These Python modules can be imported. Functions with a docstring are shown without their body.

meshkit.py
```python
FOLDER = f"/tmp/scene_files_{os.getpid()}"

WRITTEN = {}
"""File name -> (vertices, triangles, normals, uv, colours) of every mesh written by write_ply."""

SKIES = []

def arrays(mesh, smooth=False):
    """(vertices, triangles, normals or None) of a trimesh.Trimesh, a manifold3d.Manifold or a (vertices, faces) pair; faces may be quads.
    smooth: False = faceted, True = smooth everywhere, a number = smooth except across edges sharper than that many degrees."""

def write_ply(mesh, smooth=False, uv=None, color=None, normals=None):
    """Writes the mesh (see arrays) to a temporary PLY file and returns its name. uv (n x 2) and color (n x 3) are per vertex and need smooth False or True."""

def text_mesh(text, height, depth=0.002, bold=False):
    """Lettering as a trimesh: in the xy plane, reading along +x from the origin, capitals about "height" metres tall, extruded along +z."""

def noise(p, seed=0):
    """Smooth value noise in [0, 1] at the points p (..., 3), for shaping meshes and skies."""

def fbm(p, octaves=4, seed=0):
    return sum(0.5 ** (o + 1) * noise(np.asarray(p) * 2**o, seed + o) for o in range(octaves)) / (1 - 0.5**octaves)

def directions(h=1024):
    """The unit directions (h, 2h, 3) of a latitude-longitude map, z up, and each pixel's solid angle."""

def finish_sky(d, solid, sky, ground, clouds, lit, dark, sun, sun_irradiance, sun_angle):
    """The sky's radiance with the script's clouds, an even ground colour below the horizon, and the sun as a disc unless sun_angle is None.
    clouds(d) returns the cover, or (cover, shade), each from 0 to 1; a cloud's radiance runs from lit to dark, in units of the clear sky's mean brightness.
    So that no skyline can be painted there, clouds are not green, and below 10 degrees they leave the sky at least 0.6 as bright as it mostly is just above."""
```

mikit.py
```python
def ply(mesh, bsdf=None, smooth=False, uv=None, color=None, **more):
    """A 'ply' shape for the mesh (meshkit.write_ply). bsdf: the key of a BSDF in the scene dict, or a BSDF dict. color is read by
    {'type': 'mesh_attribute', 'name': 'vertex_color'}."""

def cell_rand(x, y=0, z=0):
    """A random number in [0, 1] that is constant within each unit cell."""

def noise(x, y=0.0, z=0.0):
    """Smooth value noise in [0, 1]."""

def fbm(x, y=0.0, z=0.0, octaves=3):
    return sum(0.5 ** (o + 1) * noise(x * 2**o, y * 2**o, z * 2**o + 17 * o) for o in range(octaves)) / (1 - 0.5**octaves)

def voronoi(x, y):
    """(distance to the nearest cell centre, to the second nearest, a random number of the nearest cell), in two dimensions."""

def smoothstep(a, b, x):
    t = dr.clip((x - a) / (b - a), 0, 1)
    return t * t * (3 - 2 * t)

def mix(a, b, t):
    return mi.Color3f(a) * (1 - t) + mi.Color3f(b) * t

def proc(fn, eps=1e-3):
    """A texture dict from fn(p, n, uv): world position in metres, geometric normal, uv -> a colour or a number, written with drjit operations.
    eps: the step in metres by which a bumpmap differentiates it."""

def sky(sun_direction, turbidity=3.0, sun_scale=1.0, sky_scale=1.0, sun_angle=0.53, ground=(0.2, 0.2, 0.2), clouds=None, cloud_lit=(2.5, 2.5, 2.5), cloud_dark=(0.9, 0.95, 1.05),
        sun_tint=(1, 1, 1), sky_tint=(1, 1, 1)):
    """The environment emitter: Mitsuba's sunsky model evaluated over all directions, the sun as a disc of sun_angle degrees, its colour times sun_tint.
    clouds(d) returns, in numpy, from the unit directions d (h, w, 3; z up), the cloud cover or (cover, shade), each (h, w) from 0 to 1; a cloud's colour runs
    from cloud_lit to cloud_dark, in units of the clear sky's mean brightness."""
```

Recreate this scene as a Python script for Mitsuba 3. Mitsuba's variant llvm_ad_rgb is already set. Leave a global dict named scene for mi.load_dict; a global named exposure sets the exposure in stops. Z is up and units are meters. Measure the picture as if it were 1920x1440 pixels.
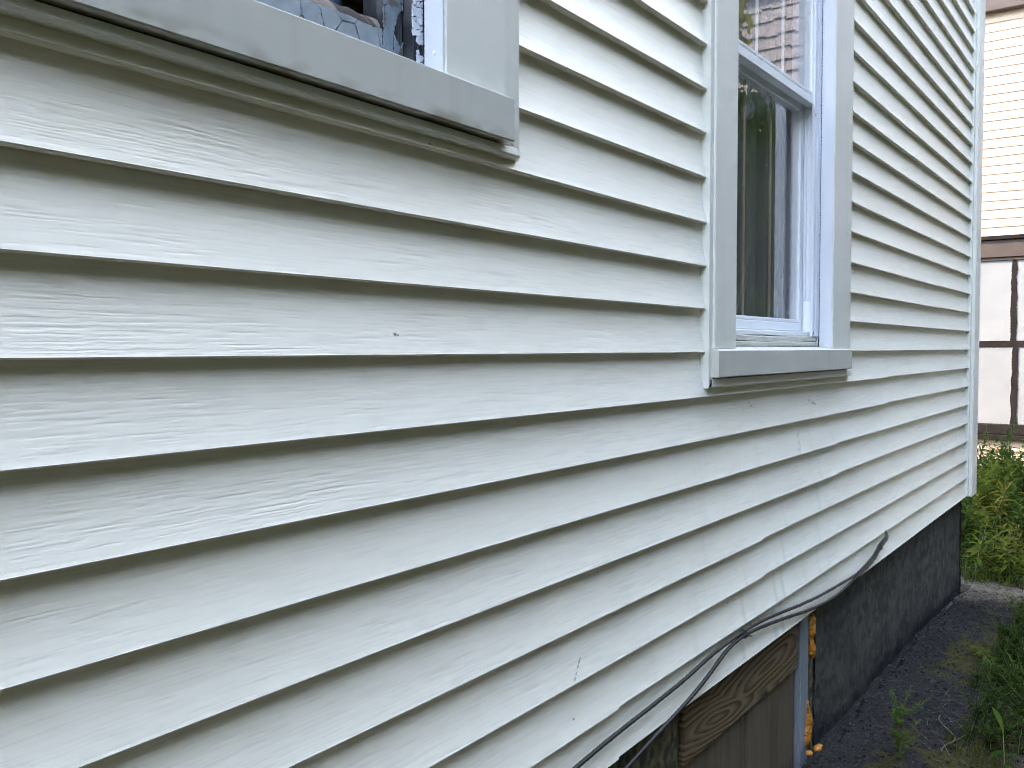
import math, random
import numpy as np, trimesh, drjit as dr, mitsuba as mi, mikit, meshkit
from mikit import proc, noise, fbm, voronoi, cell_rand, smoothstep, mix
from shapely.geometry import Polygon, box as sbox
from scipy.spatial import Voronoi

# ------------------------------------------------------------------ camera, sky, exposure
T = mi.ScalarTransform4f
scene, labels = {}, {}
E = 0.1016                                    # exposure of one siding course
CAM = np.array([0.0, -0.8739, 0.8233])
FW = np.array([0.811198, 0.583459, -0.039158])
UP = np.array([0.032496, 0.021881, 0.999232])
scene['camera'] = {'type': 'perspective', 'fov': 58.907, 'fov_axis': 'x', 'near_clip': 0.02, 'far_clip': 2000.0,
                   'to_world': T().look_at(origin=CAM.tolist(), target=(CAM + FW).tolist(), up=UP.tolist())}
def unseen_clouds(d):  # clouds out of view, whitening and strengthening the light from overhead
    a = meshkit.fbm(d / np.maximum(d[..., 2:], .12) * np.array([1.3, 1.3, .2]) + 7.0, 5, 3)
    return np.clip((a - .30) / .3, 0, 1) * .75, np.clip((a - .6) / .3, 0, 1) * .5
scene['sky'] = mikit.sky((-0.40, 0.66, 0.74), turbidity=3.0, sun_scale=0.16, sun_tint=(1.0, 0.92, 0.80), clouds=unseen_clouds)
exposure = 5.95

# ------------------------------------------------------------------ helpers
def ref(k): return {'type': 'ref', 'id': k}
def mat(key, color, rough=0.5, spec=0.5, bump=None, bscale=1.0, eps=1e-3, metallic=0.0, two=True):
    c = proc(color) if callable(color) else {'type': 'rgb', 'value': list(color)}
    b = {'type': 'principled', 'base_color': c, 'roughness': proc(rough) if callable(rough) else rough, 'specular': spec, 'metallic': metallic}
    if bump is not None:
        b = {'type': 'bumpmap', 'tex': proc(bump, eps=eps), 'scale': bscale, 'bsdf': b}
    scene[key] = {'type': 'twosided', 'bsdf': b} if two else b
    return key

used = {}
WS, WY, WZ = 1.0098, .0086, -.0081          # window size factor and setback into the wall
def numbered(base):
    n = used.get(base, 0); used[base] = n + 1
    return base if n == 0 else f'{base}_{n:03d}'
def obj(name, mesh, m, parent=None, smooth=False, kind=None, label=None, cat=None, group=None):
    key = numbered(f'{parent}__{name}' if parent else name)
    if parent and parent.startswith('house__window'):
        mesh = trimesh.Trimesh(np.asarray(mesh.vertices) * WS + [0, WY, WZ], mesh.faces, process=False)
    scene[key] = mikit.ply(mesh, m, smooth=smooth)
    tag(key, label, cat, group, kind)
    return key
def tag(key, label=None, cat=None, group=None, kind=None):
    d = {k: v for k, v in (('label', label), ('category', cat), ('group', group), ('kind', kind)) if v}
    if d: labels[key] = {**labels.get(key, {}), **d}
def thing(name, label, cat, group=None):
    key = numbered(name); tag(key, label, cat, group); return key
cat_ = trimesh.util.concatenate
def bx(x0, x1, y0, y1, z0, z1, r=0.0):
    if r <= 0:
        m = trimesh.creation.box((x1 - x0, y1 - y0, z1 - z0)); m.apply_translation(((x0 + x1) / 2, (y0 + y1) / 2, (z0 + z1) / 2)); return m
    r = min(r, (x1-x0)*.45, (y1-y0)*.45, (z1-z0)*.45)
    P = []
    for sx in (0, 1):
        for sy in (0, 1):
            for sz in (0, 1):
                c = [(x0, x1)[sx], (y0, y1)[sy], (z0, z1)[sz]]; s = [(1, -1)[sx], (1, -1)[sy], (1, -1)[sz]]
                for ax in range(3):
                    p = [c[i] + s[i] * r for i in range(3)]; p[ax] = c[ax]; P.append(p)
    return trimesh.Trimesh(P).convex_hull
def sweep_x(prof, xs, wob=None):
    """open profile [(y,z)..] swept along x"""
    prof = np.asarray(prof, float); n, m = len(xs), len(prof)
    V = np.empty((n, m, 3)); V[..., 0] = np.asarray(xs)[:, None]; V[..., 1] = prof[:, 0]; V[..., 2] = prof[:, 1]
    if wob is not None: V[..., 1:] += wob(V)
    i, j = np.meshgrid(np.arange(n - 1), np.arange(m - 1), indexing='ij')
    a = (i * m + j).ravel(); F = np.vstack([np.c_[a, a + 1, a + m], np.c_[a + 1, a + m + 1, a + m]])
    return trimesh.Trimesh(V.reshape(-1, 3), F, process=False)
def tube(pts, rad, n=8):
    pts = np.asarray(pts, float); k = len(pts); rad = np.broadcast_to(rad, k)
    t = np.gradient(pts, axis=0); t /= np.linalg.norm(t, axis=1, keepdims=True) + 1e-12
    ref_ = np.array([0, 0, 1.0]) if abs(t[0, 2]) < .9 else np.array([1.0, 0, 0])
    u = np.cross(t, ref_); u /= np.linalg.norm(u, axis=1, keepdims=True) + 1e-12; v = np.cross(t, u)
    a = np.arange(n) * 2 * np.pi / n
    V = pts[:, None] + rad[:, None, None] * (np.cos(a)[None, :, None] * u[:, None] + np.sin(a)[None, :, None] * v[:, None])
    i, j = np.meshgrid(np.arange(k - 1), np.arange(n), indexing='ij'); j2 = (j + 1) % n
    F = np.vstack([np.c_[(i*n+j).ravel(), (i*n+j2).ravel(), (i*n+n+j).ravel()], np.c_[(i*n+j2).ravel(), (i*n+n+j2).ravel(), (i*n+n+j).ravel()]])
    V = np.vstack([V.reshape(-1, 3), pts[:1], pts[-1:]]); c0, c1 = k * n, k * n + 1; jj = np.arange(n)
    F = np.vstack([F, np.c_[np.full(n, c0), (jj+1) % n, jj], np.c_[np.full(n, c1), (k-1)*n+jj, (k-1)*n+(jj+1) % n]])
    return trimesh.Trimesh(V, F, process=False)
def spline(P, n):
    from scipy.interpolate import CubicSpline
    P = np.asarray(P, float); s = np.r_[0, np.cumsum(np.linalg.norm(np.diff(P, axis=0), axis=1))]
    return CubicSpline(s, P)(np.linspace(0, s[-1], n))
def extrude_xz(poly, y0, y1):
    """polygon in (x,z) extruded from y0 (front) to y1"""
    m = trimesh.creation.extrude_polygon(poly, y1 - y0, engine='earcut')
    v = m.vertices.copy(); m.vertices = np.c_[v[:, 0], y1 - v[:, 2], v[:, 1]]
    return m
def prism_yz(poly, x0, x1):
    m = trimesh.creation.extrude_polygon(Polygon(poly), x1 - x0, engine='earcut')
    v = m.vertices.copy(); m.vertices = np.c_[x0 + v[:, 2], v[:, 0], v[:, 1]]
    return m

# ------------------------------------------------------------------ materials
def lin(p, a, b, w):      # distance of (x,z) to a segment -> 1 on it
    ax, az = a; bx_, bz = b; dx, dz = bx_ - ax, bz - az
    t = dr.clip(((p.x - ax) * dx + (p.z - az) * dz) / (dx * dx + dz * dz), 0, 1)
    return smoothstep(w, w * .35, dr.sqrt(dr.square(p.x - ax - t * dx) + dr.square(p.z - az - t * dz)))
def spot(p, x, z, rx, rz): return smoothstep(1.0, .3, dr.sqrt(dr.square((p.x - x) / rx) + dr.square((p.z - z) / rz)))
def grain(p, n, uv):
    k = dr.floor((p.z - .0005) / E); o = cell_rand(k, 3) * 37
    x = p.x + o; z = p.z + .0030 * noise(x * 9, p.z * 22, o) + .0011 * noise(x * 42, p.z * 90, 2.0)
    a = noise(x * 13, z * 640, o); b = noise(x * 24, z * 450, o + 9)
    amp = .62 + .5 * noise(x * 6, p.z * 30, 5.0)
    return amp * (smoothstep(.40, .85, a) * .55 + .55 * smoothstep(.48, .88, b))
def siding_col(p, n, uv):
    k = dr.floor(p.z / E)
    t = fbm(p.x * 1.7 + k * 5.3, p.z * 9, k, 3)
    c = mix((.67, .645, .545), (.72, .695, .595), t) * (1 - .12 * grain(p, n, uv))
    st = smoothstep(.55, .8, fbm(p.x * 30, p.z * 1.6, 3.0, 2)) * smoothstep(1.6, 2.3, p.x) * smoothstep(.75, .3, p.z) * smoothstep(3.2, 2.6, p.x)
    c = mix(c, (.43, .43, .36), .34 * st)
    d = lin(p, (1.405, .200), (1.445, .240), .0022) * smoothstep(.3, .6, noise(p.x * 300, p.z * 300))
    for (x, z, r) in ((2.175, .1765, .004), (1.42, .1316, .003), (.944, .8433, .0035), (.95, .8425, .002), (5.08, .0983, .012), (1.011, 1.1206, .0022), (3.3, .44, .004)):
        d = dr.maximum(d, spot(p, x, z, r * 1.6, r))
    sm = lin(p, (2.295, .690), (2.31, .672), .006) + lin(p, (2.31, .672), (2.345, .668), .006) + lin(p, (2.79, .662), (2.85, .648), .008) + lin(p, (2.70, .57), (2.685, .52), .02) * .5 + lin(p, (4.82, .335), (4.87, .27), .015) * .5
    sm = sm * smoothstep(.25, .7, noise(p.x * 120, p.z * 140))
    return mix(mix(c, (.36, .36, .32), dr.clip(.85 * sm, 0, 1)), (.10, .095, .08), d * .85)
mat('siding', siding_col, .42, .5, grain, -.00036, 2e-4)
def trim_col(p, n, uv):
    s = fbm(p.x * 22, p.z * 1.4, 1.0, 3); g = fbm(p.x * 3, p.z * 4, p.y * 5, 3)
    c = mix((.57, .57, .505), (.615, .615, .55), g)
    return mix(c, (.44, .44, .38), .15 * smoothstep(.5, .8, s))
mat('trim_metal', trim_col, .38, .5)
def sill_col(p, n, uv):
    s = fbm(p.x * 30, p.z * 2.0, 1.0, 3); g = fbm(p.x * 6, p.z * 8, 3.0, 3)
    c = mix((.42, .42, .37), (.455, .455, .405), g)
    c = mix(c, (.36, .35, .29), .22 * smoothstep(.5, .8, s))
    low = smoothstep(.03, .0, p.z - 1.148) * smoothstep(1.12, 1.148, p.z)           # algae creeping up from the drip groove of the near sill
    return mix(c, (.20, .19, .12), .8 * low * smoothstep(.38, .7, fbm(p.x * 14, p.z * 40, 7.0, 3)))
mat('sill_metal', sill_col, .38, .5)
mat('return_metal', lambda p, n, uv: mix((.51, .53, .565), (.56, .58, .61), fbm(p.z * 6, p.y * 30, 0, 2)), .4, .5)
def vinyl_col(p, n, uv): return mix((.66, .68, .68), (.74, .76, .76), fbm(p.x * 30, p.z * 5, p.y * 30, 2))
mat('vinyl', vinyl_col, .35, .5)
mat('jamb_vinyl', lambda p, n, uv: mix((.56, .58, .62), (.61, .63, .67), noise(p.z * 8, p.x * 20)), .35, .5)
mat('dark_gap', (.02, .02, .022), .8, .2)
mat('grille', (.62, .66, .62), .5, .4)
mat('grille_tan', (.30, .25, .18), .6, .3)
def dirtysill(p, n, uv):
    return mix((.36, .35, .29), (.52, .52, .46), fbm(p.x * 40, p.z * 160, 2.0, 3))
mat('dirty_wood', dirtysill, .7, .3, lambda p, n, uv: fbm(p.x * 60, p.z * 300, 0, 2), .0015, 5e-4)
scene['pane_glass'] = {'type': 'thindielectric', 'int_ior': 1.5}
def oldpaint(p, n, uv):
    g = fbm(p.x * 60, p.z * 60, 1.0, 3); c = mix((.12, .16, .195), (.20, .25, .285), g)
    return mix(c, (.10, .10, .08), smoothstep(.62, .75, fbm(p.x * 45 + 9, p.z * 90, 4.0, 3)))
mat('old_paint', oldpaint, .6, .4, lambda p, n, uv: fbm(p.x * 120, p.z * 60, 0, 3), .0015, 5e-4)
mat('chip_paint', lambda p, n, uv: mix((.17, .205, .23), (.25, .29, .315), fbm(p.x * 70, p.z * 70, 1.0, 3)), .55, .4, lambda p, n, uv: fbm(p.x * 90, p.z * 90, 0, 2), .001, 5e-4)
mat('chip_white', lambda p, n, uv: mix((.55, .58, .62), (.68, .70, .74), fbm(p.x * 70, p.z * 70, 1.0, 2)), .5, .4)
mat('bare_wood', lambda p, n, uv: mix((.055, .045, .035), (.20, .15, .10), smoothstep(.3, .8, fbm(p.x * 25, p.z * 300, 1.0, 3))), .85, .2, lambda p, n, uv: fbm(p.x * 30, p.z * 400, 0, 2), .002, 4e-4)
mat('bare_upright', lambda p, n, uv: mix((.02, .022, .026), (.10, .10, .105), smoothstep(.3, .8, fbm(p.x * 300, p.z * 18, 1.0, 3))), .85, .2, lambda p, n, uv: fbm(p.x * 400, p.z * 30, 0, 2), .002, 4e-4)
mat('putty', lambda p, n, uv: mix((.06, .05, .045), (.22, .18, .15), smoothstep(.35, .6, fbm(p.x * 45 + p.z * 60, p.z * 20, 1.0, 3))), .8, .2)
mat('backdrop_sheer', lambda p, n, uv: mix((.13, .125, .10), (.20, .19, .155), noise(p.x * 30, p.z * 2)), .9, .1)
mat('sky_backdrop_blue', (.10, .17, .30), .8, .2)  # blue standing in for the sky reflected in the near pane
mat('inside', (.09, .085, .075), .9, .1)
def conc_col(p, n, uv):
    a = fbm(p.x * 6, p.z * 6, 1.0, 3); b = .5 * noise(p.x * 110, p.z * 90, 4.0) + .5 * noise(p.x * 45, p.z * 38, 5.0)
    c = mix((.024, .0235, .021), (.047, .046, .040), smoothstep(.25, .75, a * .3 + .7 * fbm(p.x * 25, p.z * 25, 9.0, 3)))
    c = mix(c, (.085, .088, .078), .55 * smoothstep(.6, .95, b))
    c = mix(c, (.012, .014, .018), smoothstep(.12, -.02, p.z + .47 + .10 * fbm(p.x * 4, 2.0, 0, 3)) * .8)      # old tar along the base
    return mix(c, (.22, .22, .20), smoothstep(.955, .99, noise(p.x * 90, p.z * 50, 8.0)) * .45)
mat('foundation_concrete', conc_col, .85, .2, lambda p, n, uv: fbm(p.x * 80, p.z * 75, p.y * 90, 3), .006, 1e-3)
mat('mossy_concrete', lambda p, n, uv: mix((.028, .028, .018), (.095, .085, .048), smoothstep(.3, .75, fbm(p.x * 60, p.z * 40, 2.0, 4))), .9, .2, lambda p, n, uv: fbm(p.x * 110, p.z * 80, 0, 3), .006, 1e-3)
def plank_col(p, n, uv):
    x, z = p.x, p.z
    e1 = dr.sqrt(dr.square((x - 2.14) / 6.5) + dr.square(z + .115 + .1 * (x - 2.14))) ; e2 = dr.sqrt(dr.square((x - 2.50) / 6.0) + dr.square(z + .085 - .06 * (x - 2.5)))
    f = dr.minimum(e1 * (1 + .5 * noise(x * 4, z * 9, 7.0)), e2) * 62 + 1.8 * fbm(x * 4, z * 16, 1.0, 3)
    r = f - dr.floor(f)
    band = 1.0 * smoothstep(.0, .75, r) * smoothstep(1.0, .80, r)
    c = mix((.125, .088, .046), (.048, .029, .013), band)
    return mix(c, (.085, .076, .055), .5 * smoothstep(.4, .8, fbm(x * 8, z * 120, 3.0, 3)))
mat('plank_wood', plank_col, .8, .2, lambda p, n, uv: fbm(p.x * 12, p.z * 300, 1.0, 2), .002, 5e-4)
def panel_col(p, n, uv):
    g = fbm(p.x * 140, p.z * 6, 1.0, 3); w = fbm(p.x * 30, p.z * 2.5, 5.0, 3)
    return mix(mix((.052, .041, .027), (.090, .070, .045), g), (.034, .026, .017), .35 * smoothstep(.5, .72, w))
mat('panel_wood', panel_col, .85, .2, lambda p, n, uv: fbm(p.x * 300, p.z * 14, 1.0, 2), .003, 5e-4)
mat('strip_metal', lambda p, n, uv: mix((.09, .11, .125), (.15, .17, .185), fbm(p.x * 60, p.z * 5, 0, 3)), .55, .5)
mat('foam', lambda p, n, uv: mix((.23, .085, .003), (.37, .155, .008), fbm(p.x * 60, p.z * 60, p.y * 60, 3)), .5, .5, lambda p, n, uv: fbm(p.x * 220, p.z * 220, p.y * 220, 2), .0012, 5e-4)
mat('cable_rubber', (.008, .008, .009), .5, .4)
# neighbour
def nb_col(p, n, uv):
    return mix((.52, .40, .30), (.60, .47, .36), fbm(p.y * 2, p.z * 3, 1.0, 3))
mat('neighbour_paint', nb_col, .7, .3)
mat('shingle_paint', lambda p, n, uv: mix((.24, .23, .255), (.32, .305, .335), fbm(p.y * 9, p.z * 9, 1.0, 3)), .75, .3, lambda p, n, uv: fbm(p.y * 120, p.z * 8, 0, 2), .003, 2e-3)
mat('brown_paint', lambda p, n, uv: mix((.055, .042, .038), (.10, .078, .070), fbm(p.y * 7, p.z * 9, 1.0, 3)), .6, .4)
mat('black_tar', lambda p, n, uv: mix((.012, .010, .010), (.026, .022, .022), fbm(p.y * 20, p.z * 20, 1.0, 3)), .8, .1)
mat('panel_white', lambda p, n, uv: mix((.225, .24, .26), (.285, .30, .32), fbm(p.y * 3, p.z * 3, 2.0, 4)), .6, .4, lambda p, n, uv: fbm(p.y * 9, p.z * 9, 0, 3), .003, 4e-3)
mat('belt_paint', (.035, .05, .065), .6, .4)
# ground
def ground_col(p, n, uv):
    x, y = p.x, p.y
    sp = noise(x * 170, y * 170, 3.0); big = fbm(x * 4, y * 4, 1.0, 3)
    asp = mix((.0078, .0070, .0062), (.020, .0180, .0158), big)
    asp = mix(asp, (.065, .064, .060), smoothstep(.74, .97, sp) * .6)
    soil = mix((.026, .021, .013), (.06, .048, .030), fbm(x * 30, y * 30, 2.0, 3))
    wig = .16 * (fbm(x * 5, y * 5, 6.0, 3) - .5)
    c = mix(asp, soil, smoothstep(-.38, -.52, y + wig))
    moss = smoothstep(.50, .62, fbm(x * 9, y * 9, 9.0, 3) + .34 * smoothstep(-.09, -.22, y) * smoothstep(3.6, 3.95, x) * smoothstep(4.9, 4.4, x) + .12 * smoothstep(3.3, 2.9, x) * smoothstep(-.2, -.3, y) - .10)
    c = mix(c, (.036, .031, .005), moss * .85 * smoothstep(-.08, -.2, y))
    c = mix(c, mix((.055, .045, .033), (.13, .112, .088), noise(x * 60, y * 120)), smoothstep(5.22, 5.42, x + .5 * (y + .25) + wig) * smoothstep(6.1, 5.7, x))
    c = mix(c, mix((.06, .085, .022), (.105, .13, .035), fbm(x * 3, y * 3, 4.0, 3)), smoothstep(-3.6, -4.4, y + wig))
    return mix(c, (.10, .085, .05), smoothstep(6.0, 6.6, x) * smoothstep(-1.3, -.9, y))
mat('ground_mix', ground_col, .9, .25, lambda p, n, uv: voronoi(p.x * 95, p.y * 95)[0] + .4 * noise(p.x * 300, p.y * 300), .004, 8e-4)
mat('pebble', lambda p, n, uv: mix((.008, .008, .008), (.05, .048, .045), smoothstep(.5, 1.0, cell_rand(dr.floor(p.x * 60), dr.floor(p.y * 60)))), .8, .3)
# leaves
def leafmat(key, a, b, s=30):
    scene[key] = {'type': 'principledthin', 'base_color': proc(lambda p, n, uv: mix(a, b, fbm(p.x * s, p.y * s, p.z * s, 2))), 'roughness': .5, 'diff_trans': .7, 'spec_trans': 0.0}
    return key
leafmat('leaf_fresh', (.066, .100, .013), (.122, .146, .024))
leafmat('leaf_dark', (.022, .044, .010), (.050, .082, .018))
leafmat('leaf_yellow', (.105, .11, .018), (.18, .15, .034))
leafmat('leaf_feather', (.055, .095, .014), (.10, .145, .028))
leafmat('grass_blade', (.032, .054, .010), (.075, .084, .020), 14)
leafmat('straw_blade', (.15, .115, .06), (.27, .21, .12))
leafmat('leaf_brown', (.12, .055, .03), (.22, .12, .06))
leafmat('leaf_tree', (.050, .058, .010), (.090, .095, .018), 2)
mat('stem_green', (.10, .11, .045), .6, .3)
mat('bark', lambda p, n, uv: mix((.06, .05, .04), (.13, .11, .09), fbm(p.x * 20, p.y * 20, p.z * 4, 3)), .9, .2)

# ------------------------------------------------------------------ ground
def ground_z(x, y):
    x = np.asarray(x, float); y = np.asarray(y, float)
    g = np.interp(x, [0, 2.7, 3.5, 4.5, 5.57, 7, 12], [-.435, -.445, -.452, -.462, -.512, -.55, -.60])
    return g + .012 * np.minimum(0, y + .1) * np.clip(1 + .1 * y, 0, 1)
def axis(fine0, fine1, step, far):
    a = list(np.arange(fine0, fine1 + 1e-9, step)); s = step
    lo, hi = [fine0], [fine1]
    while lo[-1] > -far: s *= 1.35; lo.append(lo[-1] - s)
    s = step
    while hi[-1] < far: s *= 1.35; hi.append(hi[-1] + s)
    return np.array(lo[:0:-1] + a + hi[1:])
gx, gy = axis(2.2, 6.6, .011, 400), axis(-.85, .06, .011, 400)
GX, GY = np.meshgrid(gx, gy, indexing='ij')
GZ = ground_z(GX, GY)
near = np.clip(1 - np.abs(GY + .4) / 2.5, 0, 1) * np.clip(1 - np.abs(GX - 4.2) / 5, 0, 1)
P3 = np.stack([GX, GY, GX * 0], -1)
GZ += near * (.022 * (meshkit.fbm(P3 * 7, 3) - .5) + .016 * (meshkit.noise(P3 * 60, 3) - .5) + .010 * (meshkit.noise(P3 * 95, 5) - .5))
edge = .012 + .05 * (meshkit.fbm(P3 * np.array([9, 0, 0]), 3, 4) - .35)                 # broken asphalt edge: a crevice along the foundation
GZ -= .05 * np.clip((GY + edge * .9 + .004) / .012, 0, 1) * (GX > 2) * (GX < 5.6) * (GY < .5)
GZ = np.where((GY > .08), np.minimum(GZ, ground_z(GX, 0 * GY) - .03), GZ)
nx, ny = GX.shape
i, j = np.meshgrid(np.arange(nx - 1), np.arange(ny - 1), indexing='ij'); a = (i * ny + j).ravel()
obj('ground', trimesh.Trimesh(np.c_[GX.ravel(), GY.ravel(), GZ.ravel()], np.vstack([np.c_[a, a + ny, a + 1], np.c_[a + 1, a + ny, a + ny + 1]]), process=False), 'ground_mix', smooth=True,
    kind='structure', label='cracked dark asphalt strip with moss, soil and weeds beside the foundation')

# ------------------------------------------------------------------ the sided house
house = thing('house', 'cream vinyl-sided house with two windows and a dark concrete foundation', 'house')
XL, XR = -4.0, 5.552
ZTOP = 6.6  # eave height out of view, chosen to keep the yard opposite shaded
# walls behind the siding, with the two openings
W0 = dict(xl=-.02, xr=1.2185, il=.19, ir=1.0225, jb=1.1285, sb=1.148, st=1.2155, top=2.52)
W1 = dict(xl=1.9733, xr=3.150, il=2.126, ir=2.922, jb=.7300, sb=.755, st=.8195, top=2.36)
sheath = sbox(XL, .02, 5.66, ZTOP)
SZ = lambda z: z * WS + WZ
S0, S1 = ({k: v * WS if k in ('xl', 'xr', 'il', 'ir') else SZ(v) for k, v in w.items()} for w in (W0, W1))
for w in (S0, S1): sheath = sheath.difference(sbox(w['il'] - .03, w['st'] - .03, w['ir'] + .03, w['top'] - .1))
walls = [extrude_xz(sheath, .0215, .028), bx(XL, XL + .15, .0285, 7, -.7, ZTOP), bx(5.52, 5.66, .0285, 7, .02, ZTOP), bx(5.40, 5.55, .08, 7, -.8, .019), bx(XL, 5.66, 7.001, 7.15, -.8, ZTOP),
         bx(XL + .16, 5.39, .30, 7, -.06, -.02)]
obj('wall', cat_(walls), 'inside', house)
unseen_roof = prism_yz([(-.38, ZTOP), (-.38, ZTOP + .12), (3.6, ZTOP + 1.5), (7.5, ZTOP + .12), (7.5, ZTOP)], XL - .3, 6.0)  # out of view; closes the house and limits the sky above the siding
obj('unseen_roof', unseen_roof, 'brown_paint', house)

def course_profile(k, ztop=None, dy=0.0, dz=0.0):
    z0 = k * E; pts = []
    D = .0158
    if ztop is None: pts.append((D + .0002, z0 + E + .010)); tt = np.linspace(1, .03, 15)
    else: tt = np.linspace((ztop - z0) / E, .03, 15)
    for t in tt: pts.append((D * (1 - (1 - t) ** 1.9) + .0002, z0 + t * E))
    pts += [(.0004, z0 + .0022), (.0012, z0 + .0009), (.0028, z0 + .0001), (.0060, z0 - .0001), (.0160, z0 + .0006)]
    pts = np.array(pts); pts[:, 0] -= dy; pts[:, 1] -= dz
    return pts
def wobble(seed):
    def f(V):
        V = np.asarray(V, float)
        p = V * np.array([1.1, 0, 0]) + np.array([0, seed * 1.7, 0]); q = V * np.array([3.1, 0, 8]) + seed
        d = (meshkit.noise(p, seed) - .5) * .0022; e = (meshkit.noise(q, seed + 50) - .5) * .0009
        return np.stack([e - .0, d * .8], -1)
    return f
def course(k, segs, name_parent, dy=0.0, dz=0.0):
    ms = []
    for x0, x1, zt in segs:
        nseg = max(2, int((x1 - x0) / .06)); ms.append(sweep_x(course_profile(k, zt, dy, dz), np.linspace(x0, x1, nseg), wobble(k)))
        if dy:
            P_ = course_profile(k, zt, dy, dz)[::-1]; n_ = len(P_); V_ = np.vstack([np.c_[np.full(n_, x1), P_], np.c_[np.full(n_, x1), P_[:, 0] + dy + .0015, P_[:, 1]]])
            V_[:, 1:] += wobble(k)(V_[None])[0]; a_ = np.arange(n_ - 1)
            ms.append(trimesh.Trimesh(V_, np.vstack([np.c_[a_, a_ + 1, a_ + n_], np.c_[a_ + 1, a_ + n_ + 1, a_ + n_]]), process=False))
    return obj('clapboard', cat_(ms), 'siding', house, smooth=35)
SEAM = {0: 1.58, 1: 1.58, 2: 2.386, 3: 2.382, 4: 3.066, 5: 3.06, 6: 3.712, 7: 3.715, 10: 4.7, 11: 4.7, 16: 4.1, 17: 4.1}
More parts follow.
